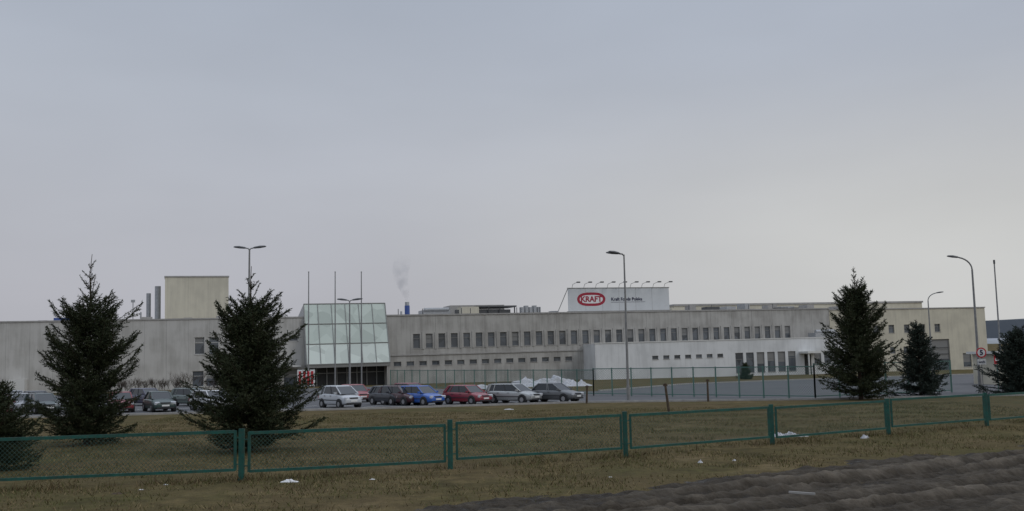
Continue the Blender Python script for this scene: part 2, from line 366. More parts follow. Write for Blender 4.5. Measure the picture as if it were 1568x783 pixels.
# roof structures
mb=MB()
def rb(s,y,w,dp,h,k): mb.box(s-w/2,s+w/2,y,y+dp,R-.3,R+h,k)
mb.box(-33.4,-23.9,10,22,R-.3,17.6,'cream'); mb.box(-33.5,-23.8,9.9,22.1,17.6,17.8,'cap')
mb.cyl((-34.5,12.5,R-.3),(-34.5,12.5,16.4),.45,.45,'steel',14); mb.cyl((-35.9,14,R-.3),(-35.9,14,15.4),.35,.35,'steel',12); mb.cyl((-38.2,14,R),(-38.2,14,14.2),.07,.07,'steel',8); mb.box(-38.5,-37.9,13.8,14.2,14,14.4,'steel'); mb.cyl((-37,13,R),(-37,13,12.4),.12,.12,'steel',8)
rb(-48,8,1.8,2,.9,'blue'); mb.cyl((-46.6,9,R+.4),(-46.6,9.1,R+1.2),.5,.3,'blue')
rb(-50.5,9,1.2,2,.6,'darkmetal')
for s_ in(-40,-36,-31.5,-30,-27.5,-25,-20,-18.5,-17): rb(s_,6+random.random()*2,.9+random.random(),1.5,.35+random.random()*.7,random.choice(['steel','darkmetal','cap']))
for s_ in(-21,-19,-17.3): mb.cyl((s_,7,R),(s_,7,R+1.5),.12,.12,'steel'); mb.cyl((s_,7,R+1.5),(s_,7,R+1.7),.3,.1,'steel')
mb.cyl((10.8,38,R-.3),(10.8,38,14.3),.5,.5,'blue',14); mb.cyl((10.8,38,14.3),(10.8,38,15.0),.42,.42,'steel',14); mb.cyl((9.6,38,R-.3),(9.6,38,13.2),.2,.2,'steel',8)
rb(9.5,9,4.8,3,1.3,'steel'); mb.cyl((7.4,9,R+1.4),(11.6,9,R+1.4),.3,.3,'steel')
rb(16,11,3,3,1.9,'cream'); rb(20.5,12,6,4,1.4,'darkmetal'); mb.box(17.2,24.5,11.5,16.5,R+1.8,R+2.05,'darkmetal')
for s_ in(17.5,19.5,21.5,24.2): mb.box(s_-.08,s_+.08,11.7,11.9,R,R+1.8,'darkmetal')
mb.box(14,24,17,22,R,R+2.5,'cap')
for i in range(5): mb.box(24.5+i*.75,25.05+i*.75,9,10,R,R+1.6+.25*(i%2),'steel')
rb(3.5,8,1,1,.5,'steel'); rb(12.6,7,.6,.6,1.2,'darkmetal'); rb(29.5,6,1.2,1.5,.7,'steel')
for s_ in(53,56,60,62.5,64,68,72.5,74,77): rb(s_,5+random.random()*3,1+random.random()*1.7,2,.5+random.random()*.8,random.choice(['steel','cap','darkmetal','cream']))
for s_ in(2,6,12.5,14,22,26,54,58.5,66,71): mb.cyl((s_,4,R),(s_,4,R+1.3),.06,.06,'darkmetal',6)
for i in range(24): mb.cyl((51+i*1.2,2.5,R),(51+i*1.2,2.5,R+.35),.03,.03,'darkmetal',5)
mb.build('roof_structures',fac)
# cream building
wh=empty('warehouse_building',BT.copy())
mb=MB()
ops=[(x-.65,x+.65,6.0,7.5) for x in(84.5,88,91.6,95,98.5,102,105.5)]+[(102.4,108,-1.5,4.6)]+[(x-.6,x+.6,2.2,3.4) for x in(92,95,98)]+[(111,113,-.8,1.8)]
wall(mb,80.1,117,-2,10.4,ops,2,'cream','frameG',.25)
mb.face([(117,2,-2),(117,60,-2),(117,60,10.4),(117,2,10.4)],'cream'); mb.face([(80.1,2,10.39),(117,2,10.39),(117,60,10.39),(80.1,60,10.39)],'cap')
mb.box(80.1,117.1,1.88,2.3,10.402,10.6,'cap')
mb.face([(80.08,-.0,R+.2),(80.08,60,R+.2),(80.08,60,-2),(80.08,0,-2)],'conc')
for z in(.6,1.8,3.0): mb.box(102.5,107.9,2.1,2.2,z,z+.05,'darkmetal')
mb.build('walls',wh)
mb=MB()
mb.box(62,122,25,60,5,12.8,'cream'); mb.box(61.8,122.2,24.8,60.2,12.8,13.15,'cap'); mb.box(62.3,121.6,24.9,24.997,11.0,11.4,'cap')
for s_,w,h in((68,2,.8),(72,1,1.4),(80,3,.7),(86,1.5,1),(93,2.5,.6)): mb.box(s_,s_+w,15,18,10.4,11.2+h,'steel' if s_<85 else 'cap')
mb.build('upper_storey',wh)
# billboard
bb=empty('rooftop_billboard',BT@Matrix.Translation((30.9,3,-.35)))
M['board']=noisy('billboard_panel',[(.3,(.54,.56,.57)),(.7,(.62,.64,.65))],.5,.5)
mb=MB()
mb.box(0,18.8,0,.25,11.35,15.2,'board')
mb.box(-.1,18.9,-.05,.3,15.2,15.32,'frameG'); mb.box(-.1,18.9,-.05,.3,11.22,11.35,'frameG')
for i in range(1,6): mb.box(i*3.1-.015,i*3.1+.015,-.006,-.002,11.36,15.19,'frameG')
for i in range(8):
    x=.8+i*2.4; mb.cyl((x,1.8,R),(x,.3,15),.07,.07,'frameG',6)
for i in range(9):
    x=.7+i*2.15; mb.tube([(x,0,15.3),(x+.1,-.2,15.9),(x+.6,-1.2,16.2)],.035,'darkmetal',5); mb.box(x+.4,x+.95,-1.5,-1.1,16.05,16.25,'darkmetal')
mb.cyl((-1.8,1.5,R),(-.05,.2,15.1),.06,.06,'frameG',6); mb.cyl((-1.8,1.5,R),(-.05,.2,R+.8),.05,.05,'frameG',6)
mb.build('panel',bb)
M['logored']=simple('logo_red',(.33,.012,.035),.5); M['logow']=simple('logo_white',(.72,.72,.72),.5); M['logoblue']=simple('logo_navy',(.02,.02,.06),.5)
mb=MB()
def lozenge(w,h,y,k):
    pts=[]
    for i in range(40):
        t=2*math.pi*i/40; c,s=math.cos(t),math.sin(t); e=.62
        pts.append((4.15+w*math.copysign(abs(c)**e,c)*(1-.10*abs(s)),y,13.35+h*math.copysign(abs(s)**.75,s)))
    mb.face(pts,k)
lozenge(2.6,1.15,-.012,'logored'); lozenge(2.12,.72,-.018,'logow')
mb.box(7.8,14.2,-.02,-.008,12.78,12.83,'logoblue')
mb.build('logo',bb)
def text(s,x,z,size,k,off=0,y=-.03,parent=bb,al='CENTER'):
    c=bpy.data.curves.new('lettering','FONT'); c.body=s; c.size=size; c.align_x=al; c.align_y='CENTER'; c.offset=off; c.extrude=.004
    c.materials.append(M[k]); t=bpy.data.objects.new('lettering',c); COL.objects.link(t); t.parent=parent
    t.location=(x,y,z); t.rotation_euler=(math.pi/2,0,0); return t
t=text('KRAFT',4.15,13.33,1.3,'logored',.045); t=text('Kraft Foods Polska',7.8,13.3,.76,'logoblue',.02,al='LEFT')
# ---------------------------------------------------------------- trees
def conifer(name,loc,H,Rr,seed,nk='needle',top=.25,low=.05,k=1.0,dens=1.0,prof_fn=None,nbs=1.0,gap=.12,up=0):
    rnd=random.Random(seed); e=empty(name,Matrix.Translation(loc))
    mb=MB(); n=9; px=[(rnd.uniform(-.04,.04)*(i>0),rnd.uniform(-.04,.04)*(i>0)) for i in range(n+1)]
    r0=.015*H+.03
    for i in range(n):
        a=i/n;b=(i+1)/n
        mb.cyl((px[i][0],px[i][1],a*H-(.1 if i==0 else 0)),(px[i+1][0],px[i+1][1],b*H),max(.016,r0*(1-a)**1.0),max(.011,r0*(1-b)),'bark',7,False)
    V=[];F=[]
    def tri(p,dv,ln,w):
        sd=dv.cross(Vector((rnd.uniform(-1,1),rnd.uniform(-1,1),rnd.uniform(-1,1)))).normalized()*w
        i=len(V); q=p+dv*ln; V.extend([(p-sd)[:],(p+sd)[:],q[:]]); F.append((i,i+1,i+2))
    def needles(p,q,ln,per,wd=.020):
        L=(q-p).length; dn=(q-p)/max(L,1e-4); m=max(1,int(L*per))
        for j in range(m):
            c=p+(q-p)*((j+rnd.random())/m)
            dv=(dn*.6+Vector((rnd.uniform(-1,1),rnd.uniform(-1,1),rnd.uniform(-.8,1)))*.85).normalized()
            tri(c,dv,ln*rnd.uniform(.7,1.3),wd*k)
    z=low*H
    while z<H*.97:
        u=z/H
        prof=prof_fn(u) if prof_fn else (1-u)**.8
        sparse=u>1-top
        nb=int((10 if u<.5 else (9 if not sparse else 4))*nbs)
        whl=rnd.uniform(.84,1.12)
        for b in range(nb):
            if rnd.random()<gap: continue
            az=2*math.pi*(b+rnd.uniform(-.45,.45))/nb+z*5
            bl=Rr*prof*whl*rnd.choice([rnd.uniform(.5,.85),rnd.uniform(.8,1.25)])+.08
            el=math.radians(-12+up+62*u+rnd.uniform(-13,13)) if not sparse else math.radians(rnd.uniform(25,58))
            dv=Vector((math.cos(az)*math.cos(el),math.sin(az)*math.cos(el),math.sin(el)))
            pts=[Vector((0,0,z+rnd.uniform(-.14,.14)))]; m=7; cur=dv.copy()
            for j in range(m):
                cur=(cur+Vector((rnd.uniform(-.09,.09),rnd.uniform(-.09,.09),.06+.02*j*(u<.6)))).normalized(); pts.append(pts[-1]+cur*bl/m)
            for j in range(m): mb.cyl(pts[j],pts[j+1],.018*(1-j/m)*(1-u*.6)+.006,.018*(1-(j+1)/m)+.005,'bark',4,False)
            sidev=cur.cross(Vector((0,0,1))).normalized()
            st=.105*k/dens; s=.10*bl; L=bl
            while s<L:
                f=s/L*m; j=min(m-1,int(f)); P=pts[j].lerp(pts[j+1],f-j); dirn=(pts[j+1]-pts[j]).normalized()
                for sg in(-1,1):
                    tl=min(.62,.15+.44*(L-s))*rnd.uniform(.5,1.25)
                    if sparse: tl*=.42
                    if rnd.random()<.1: continue
                    td=(dirn*.8+sidev*sg*rnd.uniform(.4,1)+Vector((0,0,rnd.uniform(-.45,.3)))).normalized()
                    Q=P+td*tl; needles(P,Q,(.095 if not sparse else .075)*k,(40 if not sparse else 30)*dens/k)
                s+=st*(1.0 if not sparse else 1.5)
            needles(pts[0].lerp(pts[1],.5),pts[-1],(.10 if not sparse else .075)*k,(50 if not sparse else 38)/k)
        z+=(.20+.08*rnd.random())*(H/7)**.5*(1.0 if not sparse else 1.75)
    needles(Vector((0,0,H*.6)),Vector((0,0,H*.88)),.07*k,34/k)
    mb.build('trunk_and_limbs',e)
    me=bpy.data.meshes.new('foliage'); me.from_pydata(V,[],F); me.materials.append(M[nk]); ob=bpy.data.objects.new('foliage',me); COL.objects.link(ob); ob.parent=e
    return e
def pl(pts):
    def f(u):
        for (a,x),(b,y) in zip(pts[:-1],pts[1:]):
            if a<=u<=b: return x+(y-x)*(u-a)/(b-a)
        return pts[-1][1]
    return f
conifer('spruce_tree',(-17.9,42.1,0),8.0,2.35,31,top=.33,low=.04,gap=.10,up=2,prof_fn=pl([(0,.74),(.15,.90),(.32,.95),(.45,.86),(.58,.80),(.65,.62),(.70,.44),(.84,.36),(.88,.10),(1,.02)]))
conifer('spruce_tree',(-9.9,37.6,0),6.9,2.6,44,top=.27,low=.05,gap=.08,up=0,prof_fn=pl([(0,.66),(.10,.98),(.24,1.02),(.36,.70),(.46,.60),(.6,.66),(.70,.56),(.74,.30),(.86,.24),(.92,.08),(1,.02)]))
conifer('spruce_tree',(24.3,70.6,0),9.4,3.0,5,top=.22,k=1.6,gap=.14,prof_fn=pl([(0,.85),(.1,1.0),(.3,.88),(.5,.72),(.7,.50),(.85,.22),(.92,.06),(1,.02)]))
conifer('spruce_tree',(29.9,74,0),5.7,2.2,8,'needleB',top=.14,k=1.6,gap=.18)
conifer('spruce_tree',(37.8,75,0),4.8,2.9,9,'needleB',top=.1,k=1.6,gap=.18,prof_fn=pl([(0,1),(.3,.95),(.7,.5),(1,.08)]))
conifer('spruce_tree',(-16.7,31.9,0),2.6,1.5,14,top=.1,k=.9,prof_fn=pl([(0,.9),(.3,1),(.7,.75),(1,.15)]))
conifer('spruce_tree',(33,143,0),2.3,1.1,15,top=.1,k=2.6)
def shrub(loc,h,seed):
    rnd=random.Random(seed); mb=MB()
    def br(p,dv,l,r,g):
        q=p+dv*l; mb.cyl(p,q,r,r*.6,'bark',4,False)
        if g<3:
            for i in range(4): br(p.lerp(q,rnd.uniform(.4,1)),(dv+Vector((rnd.uniform(-1,1),rnd.uniform(-1,1),rnd.uniform(-.2,.5)))*.6).normalized(),l*.65,r*.6,g+1)
    for i in range(12): br(Vector((rnd.uniform(-1.5,1.5),rnd.uniform(-.3,.3),0)),Vector((rnd.uniform(-.6,.6),rnd.uniform(-.6,.6),1)).normalized(),h*.45,.022,0)
    mb.build('bare_shrub',M_=Matrix.Translation(loc))
for i,(x,y,h) in enumerate([(-42,128,3.0),(-46,127,2.3),(-38.5,130,2.1),(-50,125,2.2),(-55,123,2.0),(-35,131,2),(-44,128,2.0),(-48,126,2.4),(-52,124,2.3)]): shrub((x,y,0),h,i)
# ---------------------------------------------------------------- cars
M['carglass']=simple('car_glass',(.02,.024,.028),.06,0,.7); M['tyre']=simple('tyre_rubber',(.018,.018,.018),.9); M['rim']=simple('wheel_rim',(.35,.35,.36),.35,.6)
M['lamp']=simple('headlamp_glass',(.6,.62,.65),.12); M['tail']=simple('tail_lamp',(.35,.01,.01),.25); M['plate']=simple('number_plate',(.7,.7,.68),.5); M['trim']=simple('black_trim',(.025,.025,.027),.6)
def car(loc,yaw,col,style='hatch',L=4.0,W=1.68,H=1.45,bump=False):
    e=empty('parked_car',Matrix.Translation(loc)@Matrix.Rotation(math.radians(yaw),4,'Z'))
    pm,nt,b=newmat('car_paint'); b.inputs['Base Color'].default_value=(*col,1); b.inputs['Roughness'].default_value=.38; b.inputs['Coat Weight'].default_value=.45; b.inputs['Coat Roughness'].default_value=.12
    if max(col)-min(col)<.03 and col[0]>.1: b.inputs['Metallic'].default_value=.45
    sx=L/4; sw=W/1.68; sz=H/1.45
    st=[(2.02,.60,.36,.56),(1.92,.74,.24,.70),(1.55,.80,.19,.80),(1.0,.835,.18,.93),(.4,.84,.18,.95),(-.6,.84,.18,.97),(-1.3,.835,.18,.99),(-1.8,.80,.20,.99),(-1.98,.74,.26,.93),(-2.05,.66,.34,.66)]
    if style=='sedan': st=[(a,b_,c,d_-(.03 if a<-1.2 else 0)) for a,b_,c,d_ in st]
    mb=MB(); V=[]
    for x,hw,zb,zt in st:
        hh=zt-zb
        for y,z in((-hw*.88,zb),(-hw*.98,zb+.12*hh),(-hw,zb+.5*hh),(-hw*.97,zb+.85*hh),(-hw*.86,zt),(0,zt+.03),(hw*.86,zt),(hw*.97,zb+.85*hh),(hw,zb+.5*hh),(hw*.98,zb+.12*hh),(hw*.88,zb)):
            V.append((x*sx,y*sw,z*sz))
    n=11; F=[]
    for i in range(len(st)-1):
        for j in range(n): 
            q=(j+1)%n; F.append((i*n+j,i*n+q,(i+1)*n+q,(i+1)*n+j))
    F.append(tuple(range(n-1,-1,-1))); F.append(tuple((len(st)-1)*n+j for j in range(n)))
    me=bpy.data.meshes.new('body'); me.from_pydata(V,[],F); me.materials.append(pm); me.polygons.foreach_set('use_smooth',[True]*len(F))
    ob=bpy.data.objects.new('body',me); COL.objects.link(ob); ob.parent=e; md=ob.modifiers.new('s','SUBSURF'); md.levels=2; md.render_levels=2
    wb,rf={'hatch':(1.05,.35),'wagon':(1.05,.3),'sedan':(.95,.25),'mpv':(1.35,.45)}[style]
    rr,rbk={'hatch':(-1.45,-1.9),'wagon':(-1.75,-1.98),'sedan':(-.85,-1.45),'mpv':(-1.6,-1.93)}[style]
    bw,tw,bz,tz=.77,.60,.92,1.42
    P=lambda x,y,z:(x*sx,y*sw,z*sz)
    mb=MB()
    bL,tL=[P(wb,bw*.93,bz),P(rbk,bw*.95,bz)],[P(rf,tw,tz),P(rr,tw,tz)]
    neg=lambda p:(p[0],-p[1],p[2])
    mb.face([bL[0],tL[0],neg(tL[0]),neg(bL[0])],'carglass'); mb.face([bL[1],neg(bL[1]),neg(tL[1]),tL[1]],'carglass')
    mb.face([bL[1],tL[1],tL[0],bL[0]],'carglass'); mb.face([neg(bL[0]),neg(tL[0]),neg(tL[1]),neg(bL[1])],'carglass')
    def lerp(a,b,t): return tuple(a[i]+(b[i]-a[i])*t for i in range(3))
    for f in(lambda p:p,neg):
        mb.cyl(f(bL[0]),f(tL[0]),.045,.04,pm,6); 
        mb.cyl(f(bL[1]),f(tL[1]),.07,.06,pm,6)
        for t in((.46,.40) if style in('sedan',) else (.42,.78)):
            mb.cyl(f(lerp(bL[0],bL[1],t)),f(lerp(tL[0],tL[1],t-.04)),.035,.035,'trim' if t==.42 else pm,6)
        if style!='sedan':
            a=f(lerp(bL[0],bL[1],.93)); c=f(lerp(tL[0],tL[1],.93)); mb.cyl(a,c,.09,.07,pm,6)
    r=[P(rf+.04,tw+.02,tz-.015),P(rr-.04,tw+.02,tz-.015)]; q=[P(rf-.12,tw-.1,tz+.045),P(rr+.1,tw-.1,tz+.045)]
    mb.face([q[0],q[1],neg(q[1]),neg(q[0])],pm); mb.face([r[0],q[0],neg(q[0]),neg(r[0])],pm); mb.face([r[1],neg(r[1]),neg(q[1]),q[1]],pm)
    mb.face([r[0],r[1],q[1],q[0]],pm); mb.face([neg(r[0]),neg(q[0]),neg(q[1]),neg(r[1])],pm)
    X=2.0*sx
    for s in(1,-1):
        for wx in(1.25,-1.27):
            c=(wx*sx,0)
            mb.cyl((c[0],s*.60*sw,.33),(c[0],s*.845*sw,.33),.37,.37,'trim',20)
            mb.cyl((c[0],s*.62*sw,.30),(c[0],s*.862*sw,.30),.30,.29,'tyre',20)
            mb.cyl((c[0],s*.8*sw,.30),(c[0],s*.868*sw,.30),.19,.17,'rim',12)
        T=Matrix.Translation((X-.10,s*.56*sw,.64*sz))@Matrix.Rotation(-s*.35,4,'Z')@Matrix.Rotation(.25,4,'Y')
        mb.box(-.09,.055,-.17,.17,-.08,.08,'lamp',T)
        mb.box(-X-.0,-X+.12,s*.52*sw,s*.74*sw,.62*sz,.86*sz,'tail')
        mb.box(.78*sx,.92*sx,s*.80*sw,s*.98*sw,.93*sz,1.05*sz,pm)
        mb.box(-1.7*sx,1.6*sx,min(s*.83*sw,s*.855*sw),max(s*.83*sw,s*.855*sw),.50*sz,.55*sz,'trim')
        for hx in(.05,-.85): mb.box(hx*sx-.08,hx*sx+.08,min(s*.82*sw,s*.86*sw),max(s*.82*sw,s*.86*sw),.78*sz,.81*sz,'trim')
    mb.box(X-.15,X+.0,-.34,.34,.60*sz,.70*sz,'trim'); mb.box(X-.2,X+.015,-.6*sw,.6*sw,.27*sz,.36*sz,'trim')
    mb.box(X-.1,X+.035,-.26,.26,.42*sz,.53*sz,'plate'); mb.box(-X-.07,-X+.1,-.26,.26,.56*sz,.67*sz,'plate')
    if style=='wagon':
        for s in(1,-1): mb.tube([P(rf-.1,s*.55,tz+.04),P(rf-.2,s*.55,tz+.1),P(rr+.2,s*.55,tz+.1),P(rr+.1,s*.55,tz+.04)],.018,'trim',6)
    mb.build('fittings_and_glass',e)
    return e
car((-12.85,74.0,0),-50,(.46,.48,.50),'mpv',3.9,1.70,1.60)
car((-9.6,77.6,0),-48,(.03,.035,.045),'hatch',4.0,1.66,1.44)
car((-8.6,76.6,0),-47,(.05,.012,.018),'wagon',4.1,1.66,1.45)
car((-7.1,75.6,0),-44,(.02,.095,.38),'hatch',4.1,1.68,1.45)
car((-3.55,75.8,0),-44,(.22,.022,.035),'hatch',4.0,1.66,1.42)
car((-.05,76.2,0),-37,(.38,.39,.385),'wagon',4.3,1.70,1.45)
car((3.0,76.6,0),-36,(.13,.135,.14),'sedan',4.45,1.72,1.45)
car((-13.5,85,0),-60,(.25,.03,.04),'hatch'); car((-9,87,0),-50,(.2,.02,.03),'hatch')
for x,y,yw,c,stl in[(-36.4,71,-62,(.09,.02,.03),'hatch'),(-34.8,74,-50,(.04,.06,.06),'wagon'),(-37.5,76,-50,(.3,.31,.33),'hatch'),(-29.0,74,-65,(.22,.03,.035),'hatch'),(-26.0,73.5,-58,(.025,.05,.045),'sedan'),(-26.6,83,-35,(.11,.14,.13),'wagon'),(-23.0,83,-35,(.2,.23,.22),'sedan'),(-22.3,73.8,-45,(.55,.55,.55),'hatch'),(-31.5,86,-40,(.05,.05,.09),'hatch'),(-40,84,-40,(.1,.1,.11),'sedan'),(-44,88,-40,(.3,.3,.31),'hatch')]:
    car((x,y,0),yw,c,stl)
# ---------------------------------------------------------------- lamps and poles
def head(mb,p,dv):
    p=Vector(p);dv=Vector(dv).normalized(); a=math.atan2(dv.y,dv.x)
    T=Matrix.Translation(p)@Matrix.Rotation(a,4,'Z')@Matrix.Rotation(-.12,4,'Y')
    secs=[(0,.06,.05),(.15,.13,.10),(.55,.17,.13),(.9,.13,.09),(1.0,.05,.04)]
    n=10;o_=len(mb.v); i=mb.mi('darkmetal')
    for x,w,h in secs:
        for j in range(n):
            t=2*math.pi*j/n; mb.v.append(tuple(T@Vector((x,math.cos(t)*w,math.sin(t)*h*(1 if math.sin(t)>0 else .5)))))
    for s in range(len(secs)-1):
        for j in range(n):
            q=(j+1)%n; mb.f.append((o_+s*n+j,o_+s*n+q,o_+s*n+n+q,o_+s*n+n+j)); mb.m.append(i)
def lamp(loc,h,arms,r=.09,al=.5,k='pole'):
    mb=MB(); mb.cyl((0,0,-.1),(0,0,1.2),r*1.5,r*1.4,k,12); mb.cyl((0,0,1.2),(0,0,h*.6),r*1.1,r*.85,k,12); mb.cyl((0,0,h*.6),(0,0,h),r*.85,r*.6,k,12)
    for dx,dy in arms:
        dv=Vector((dx,dy,0)).normalized()
        mb.tube([Vector((0,0,h-.1)),dv*al*.4+Vector((0,0,h+.04)),dv*al+Vector((0,0,h+.06))],.045,k)
        head(mb,dv*al+Vector((0,0,h+.06)),dv)
    return mb.build('street_lamp',M_=Matrix.Translation(loc))
lamp((8.4,74.3,0),10.95,[(-1,.1),(-1,-.5)],al=.35)
lamp((-19.9,75,0),12.0,[(-1,.1),(1,.1)],r=.1,al=.25)
lamp((-15.1,92,0),9.0,[(-1,.1),(1,.1)],al=.2,r=.09)
def curved(loc,h,dv,r,reach):
    mb=MB(); mb.cyl((0,0,-.1),(0,0,1.3),r*1.5,r*1.4,'pole',12); mb.cyl((0,0,1.3),(0,0,h-1),r*1.1,r*.7,'pole',12)
    dv=Vector(dv).normalized(); pts=[Vector((0,0,h-1))]
    for i in range(1,8):
        t=i/7*math.radians(78); pts.append(dv*(reach*(1-math.cos(t)))+Vector((0,0,h-1+1.0*math.sin(t))))
    mb.tube(pts,r*.6,'pole'); head(mb,pts[-1],dv); mb.build('street_lamp',M_=Matrix.Translation(loc))
curved((36.6,79,0),10.7,(-1,-.1,0),.10,1.3); curved((54.2,130,0),11.0,(1,-.1,0),.1,1.3)
for i in range(3):
    mb=MB(); mb.cyl((0,0,-.1),(0,0,7),.085,.07,'pole',10); mb.cyl((0,0,7),(0,0,13.6),.07,.05,'pole',10); mb.cyl((0,0,13.6),(0,0,13.7),.08,.06,'pole',8); mb.box(-.25,.25,-.25,.25,-.1,.15,'kerb')
    mb.build('flagpole',M_=Matrix.Translation((-23.0+2.88*i,112+.6*i,0)))
mb=MB(); mb.cyl((0,0,-.1),(0,0,12),.09,.06,'pole',10); mb.cyl((0,0,12),(0,0,12.4),.1,.1,'darkmetal',8); mb.build('mast',M_=Matrix.Translation((48.6,100,0)))
# signs
e=empty('traffic_sign',Matrix.Translation((36.4,78,0)))
mb=MB(); mb.cyl((0,.05,-.1),(0,.05,3.5),.035,.035,'pole',8)
mb.cyl((0,.0,3.12),(0,-.02,3.12),.40,.40,'red',28); mb.cyl((0,-.02,3.12),(0,-.03,3.12),.30,.30,'plate',28); mb.box(-.33,.33,-.02,0,2.2,2.62,'plate'); mb.build('sign_face',e)
text('5',0,3.12,.55,'logoblue',.015,-.045,e); text('km/h',0,2.4,.25,'logoblue',.004,-.03,e)
e=empty('gate_sign',Matrix.Translation((38.6,80,0))); mb=MB(); mb.cyl((0,.05,-.1),(0,.05,2.9),.035,.035,'pole',8); mb.box(-.28,.28,-.02,.02,2.2,2.9,'red'); mb.box(-.2,.2,-.03,-.022,2.45,2.65,'plate'); mb.build('sign_face',e)
e=empty('advertising_banner',Matrix.Translation((-21.6,104,0))@Matrix.Rotation(.1,4,'Z')); mb=MB()
mb.box(-.9,.9,0,.05,1.0,2.7,'plate'); 
for x in(-.75,-.3,.1,.5): mb.box(x,x+.24,-.02,-.003,1.15,2.55,'red')
for x in(-.8,.8): mb.cyl((x,.1,-.1),(x,.1,2.8),.04,.04,'pole',6)
mb.build('banner',e)
for x,y,h,t in((13.9,72.3,1.6,.0),(5.2,73,1.3,.02),(8.6,56,1.75,-.05)):
    mb=MB(); mb.cyl((0,0,-.2),(t*4,0,h),.08,.065,'wood',8); mb.box(t*4-.12,t*4+.12,-.06,.06,h-.15,h-.04,'wood'); mb.build('wooden_post',M_=Matrix.Translation((x,y,0)))
e=empty('gatehouse',Matrix.Translation((50,98,0))@Matrix.Rotation(.15,4,'Z')); mb=MB()
wall(mb,-3,5,-.5,3.0,[(-2.2,-.6,1,2.3),(.6,1.6,.05,2.2),(2.4,4.2,1,2.3)],0,'cream','frameW',.12)
mb.face([(-3,0,-.5),(-3,0,3),(-3,4,3),(-3,4,-.5)],'cream'); mb.face([(5,0,-.5),(5,4,-.5),(5,4,3),(5,0,3)],'cream'); mb.box(-3.4,5.4,-.5,4.4,3.0,3.25,'frameW'); mb.build('walls',e)
# ---------------------------------------------------------------- snow, litter
def mound(name,loc,sx,sy,sz,seed,mat='snow',n=22):
    V=[];F=[]
    for i in range(n+1):
        for j in range(n*2):
            r=i/n; t=2*math.pi*j/(n*2); rr=r*(1+.35*noise.noise(Vector((math.cos(t)*1.8,math.sin(t)*1.8,seed))))
            z=(1-r*r)*(1+.75*noise.noise(Vector((rr*math.cos(t)*3.4,rr*math.sin(t)*3.4,seed*3)))+.3*noise.noise(Vector((rr*math.cos(t)*9,rr*math.sin(t)*9,seed*3))))
            V.append((rr*math.cos(t)*sx,rr*math.sin(t)*sy,z*sz-.02))
    for i in range(n):
        for j in range(n*2):
            q=(j+1)%(n*2); F.append((i*2*n+j,(i+1)*2*n+j,(i+1)*2*n+q,i*2*n+q))
    me=bpy.data.meshes.new(name); me.from_pydata(V,[],F); me.materials.append(M[mat]); me.polygons.foreach_set('use_smooth',[True]*len(F))
    ob=bpy.data.objects.new(name,me); COL.objects.link(ob); ob.location=loc
for i,(x,y,a,b,c) in enumerate([(4.8,125,3.8,2,1.0),(1.6,127,2.6,1.5,.8),(7.4,124,2.2,1.5,.6),(-3.6,118,2.6,1.2,.45),(-6.5,120,1.2,1,.35),(10.3,39.5,.40,.25,.14),(10.7,39.3,.35,.2,.17),(11.15,39.4,.35,.2,.09),(13.1,37.9,.17,.12,.12),(5.5,30.2,.09,.07,.08),(6.6,30.6,.07,.06,.06),(-.4,66,.4,.2,.06)]):
    mound('snow_patch',(x,y,0),a,b,c,i+1)
for i,(x,y,s,m_) in enumerate([(-6.1,27.3,.3,'plastic'),(-3.9,27.5,.14,'plastic'),(-9.7,26.2,.12,'plastic'),(-10.7,38.5,.3,'orange'),(-9.4,27.2,.12,'plastic'),(2.5,27,.1,'plastic'),(-10.0,25.4,.2,'wood')]):
    mound('litter',(x,y,0),s,s*.4,s*.25,i+20,m_,8)
mb=MB(); mb.bar((5.6,20.9,.33),(6.1,20.75,.30),.06,.04,'kerb'); mb.build('timber_offcut')
# ---------------------------------------------------------------- distant hill
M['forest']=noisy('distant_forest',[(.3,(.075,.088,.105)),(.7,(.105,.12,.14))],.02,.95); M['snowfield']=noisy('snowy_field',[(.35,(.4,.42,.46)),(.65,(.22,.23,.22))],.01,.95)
V=[];F=[]; nx=160
for i in range(nx+1):
    x=300+i*8.0
    h=33+6*noise.noise(Vector((x*.004,0,0)))+1.6*noise.noise(Vector((x*.06,1,0)))+1.0*noise.noise(Vector((x*.3,1,0)))
    V+= [(x,780,10),(x,830,15),(x,835,h),(x,1100,h+4)]
for i in range(nx):
    for j in range(3): a=i*4+j; F.append((a,a+4,a+5,a+1))
me=bpy.data.meshes.new('distant_hill'); me.from_pydata(V,[],F); me.materials.append(M['snowfield']); me.materials.append(M['forest'])
me.polygons.foreach_set('material_index',[0,1,1]*nx)
ob=bpy.data.objects.new('distant_hill',me); COL.objects.link(ob)
V=[];F=[]
for i in range(nx+1):
    x=300+i*8.0; V+=[(x,600,-1),(x,780.5,10)]
for i in range(nx): a=i*2; F.append((a,a+2,a+3,a+1))
me=bpy.data.meshes.new('distant_field'); me.from_pydata(V,[],F); me.materials.append(M['grass']); ob=bpy.data.objects.new('distant_field',me); COL.objects.link(ob)
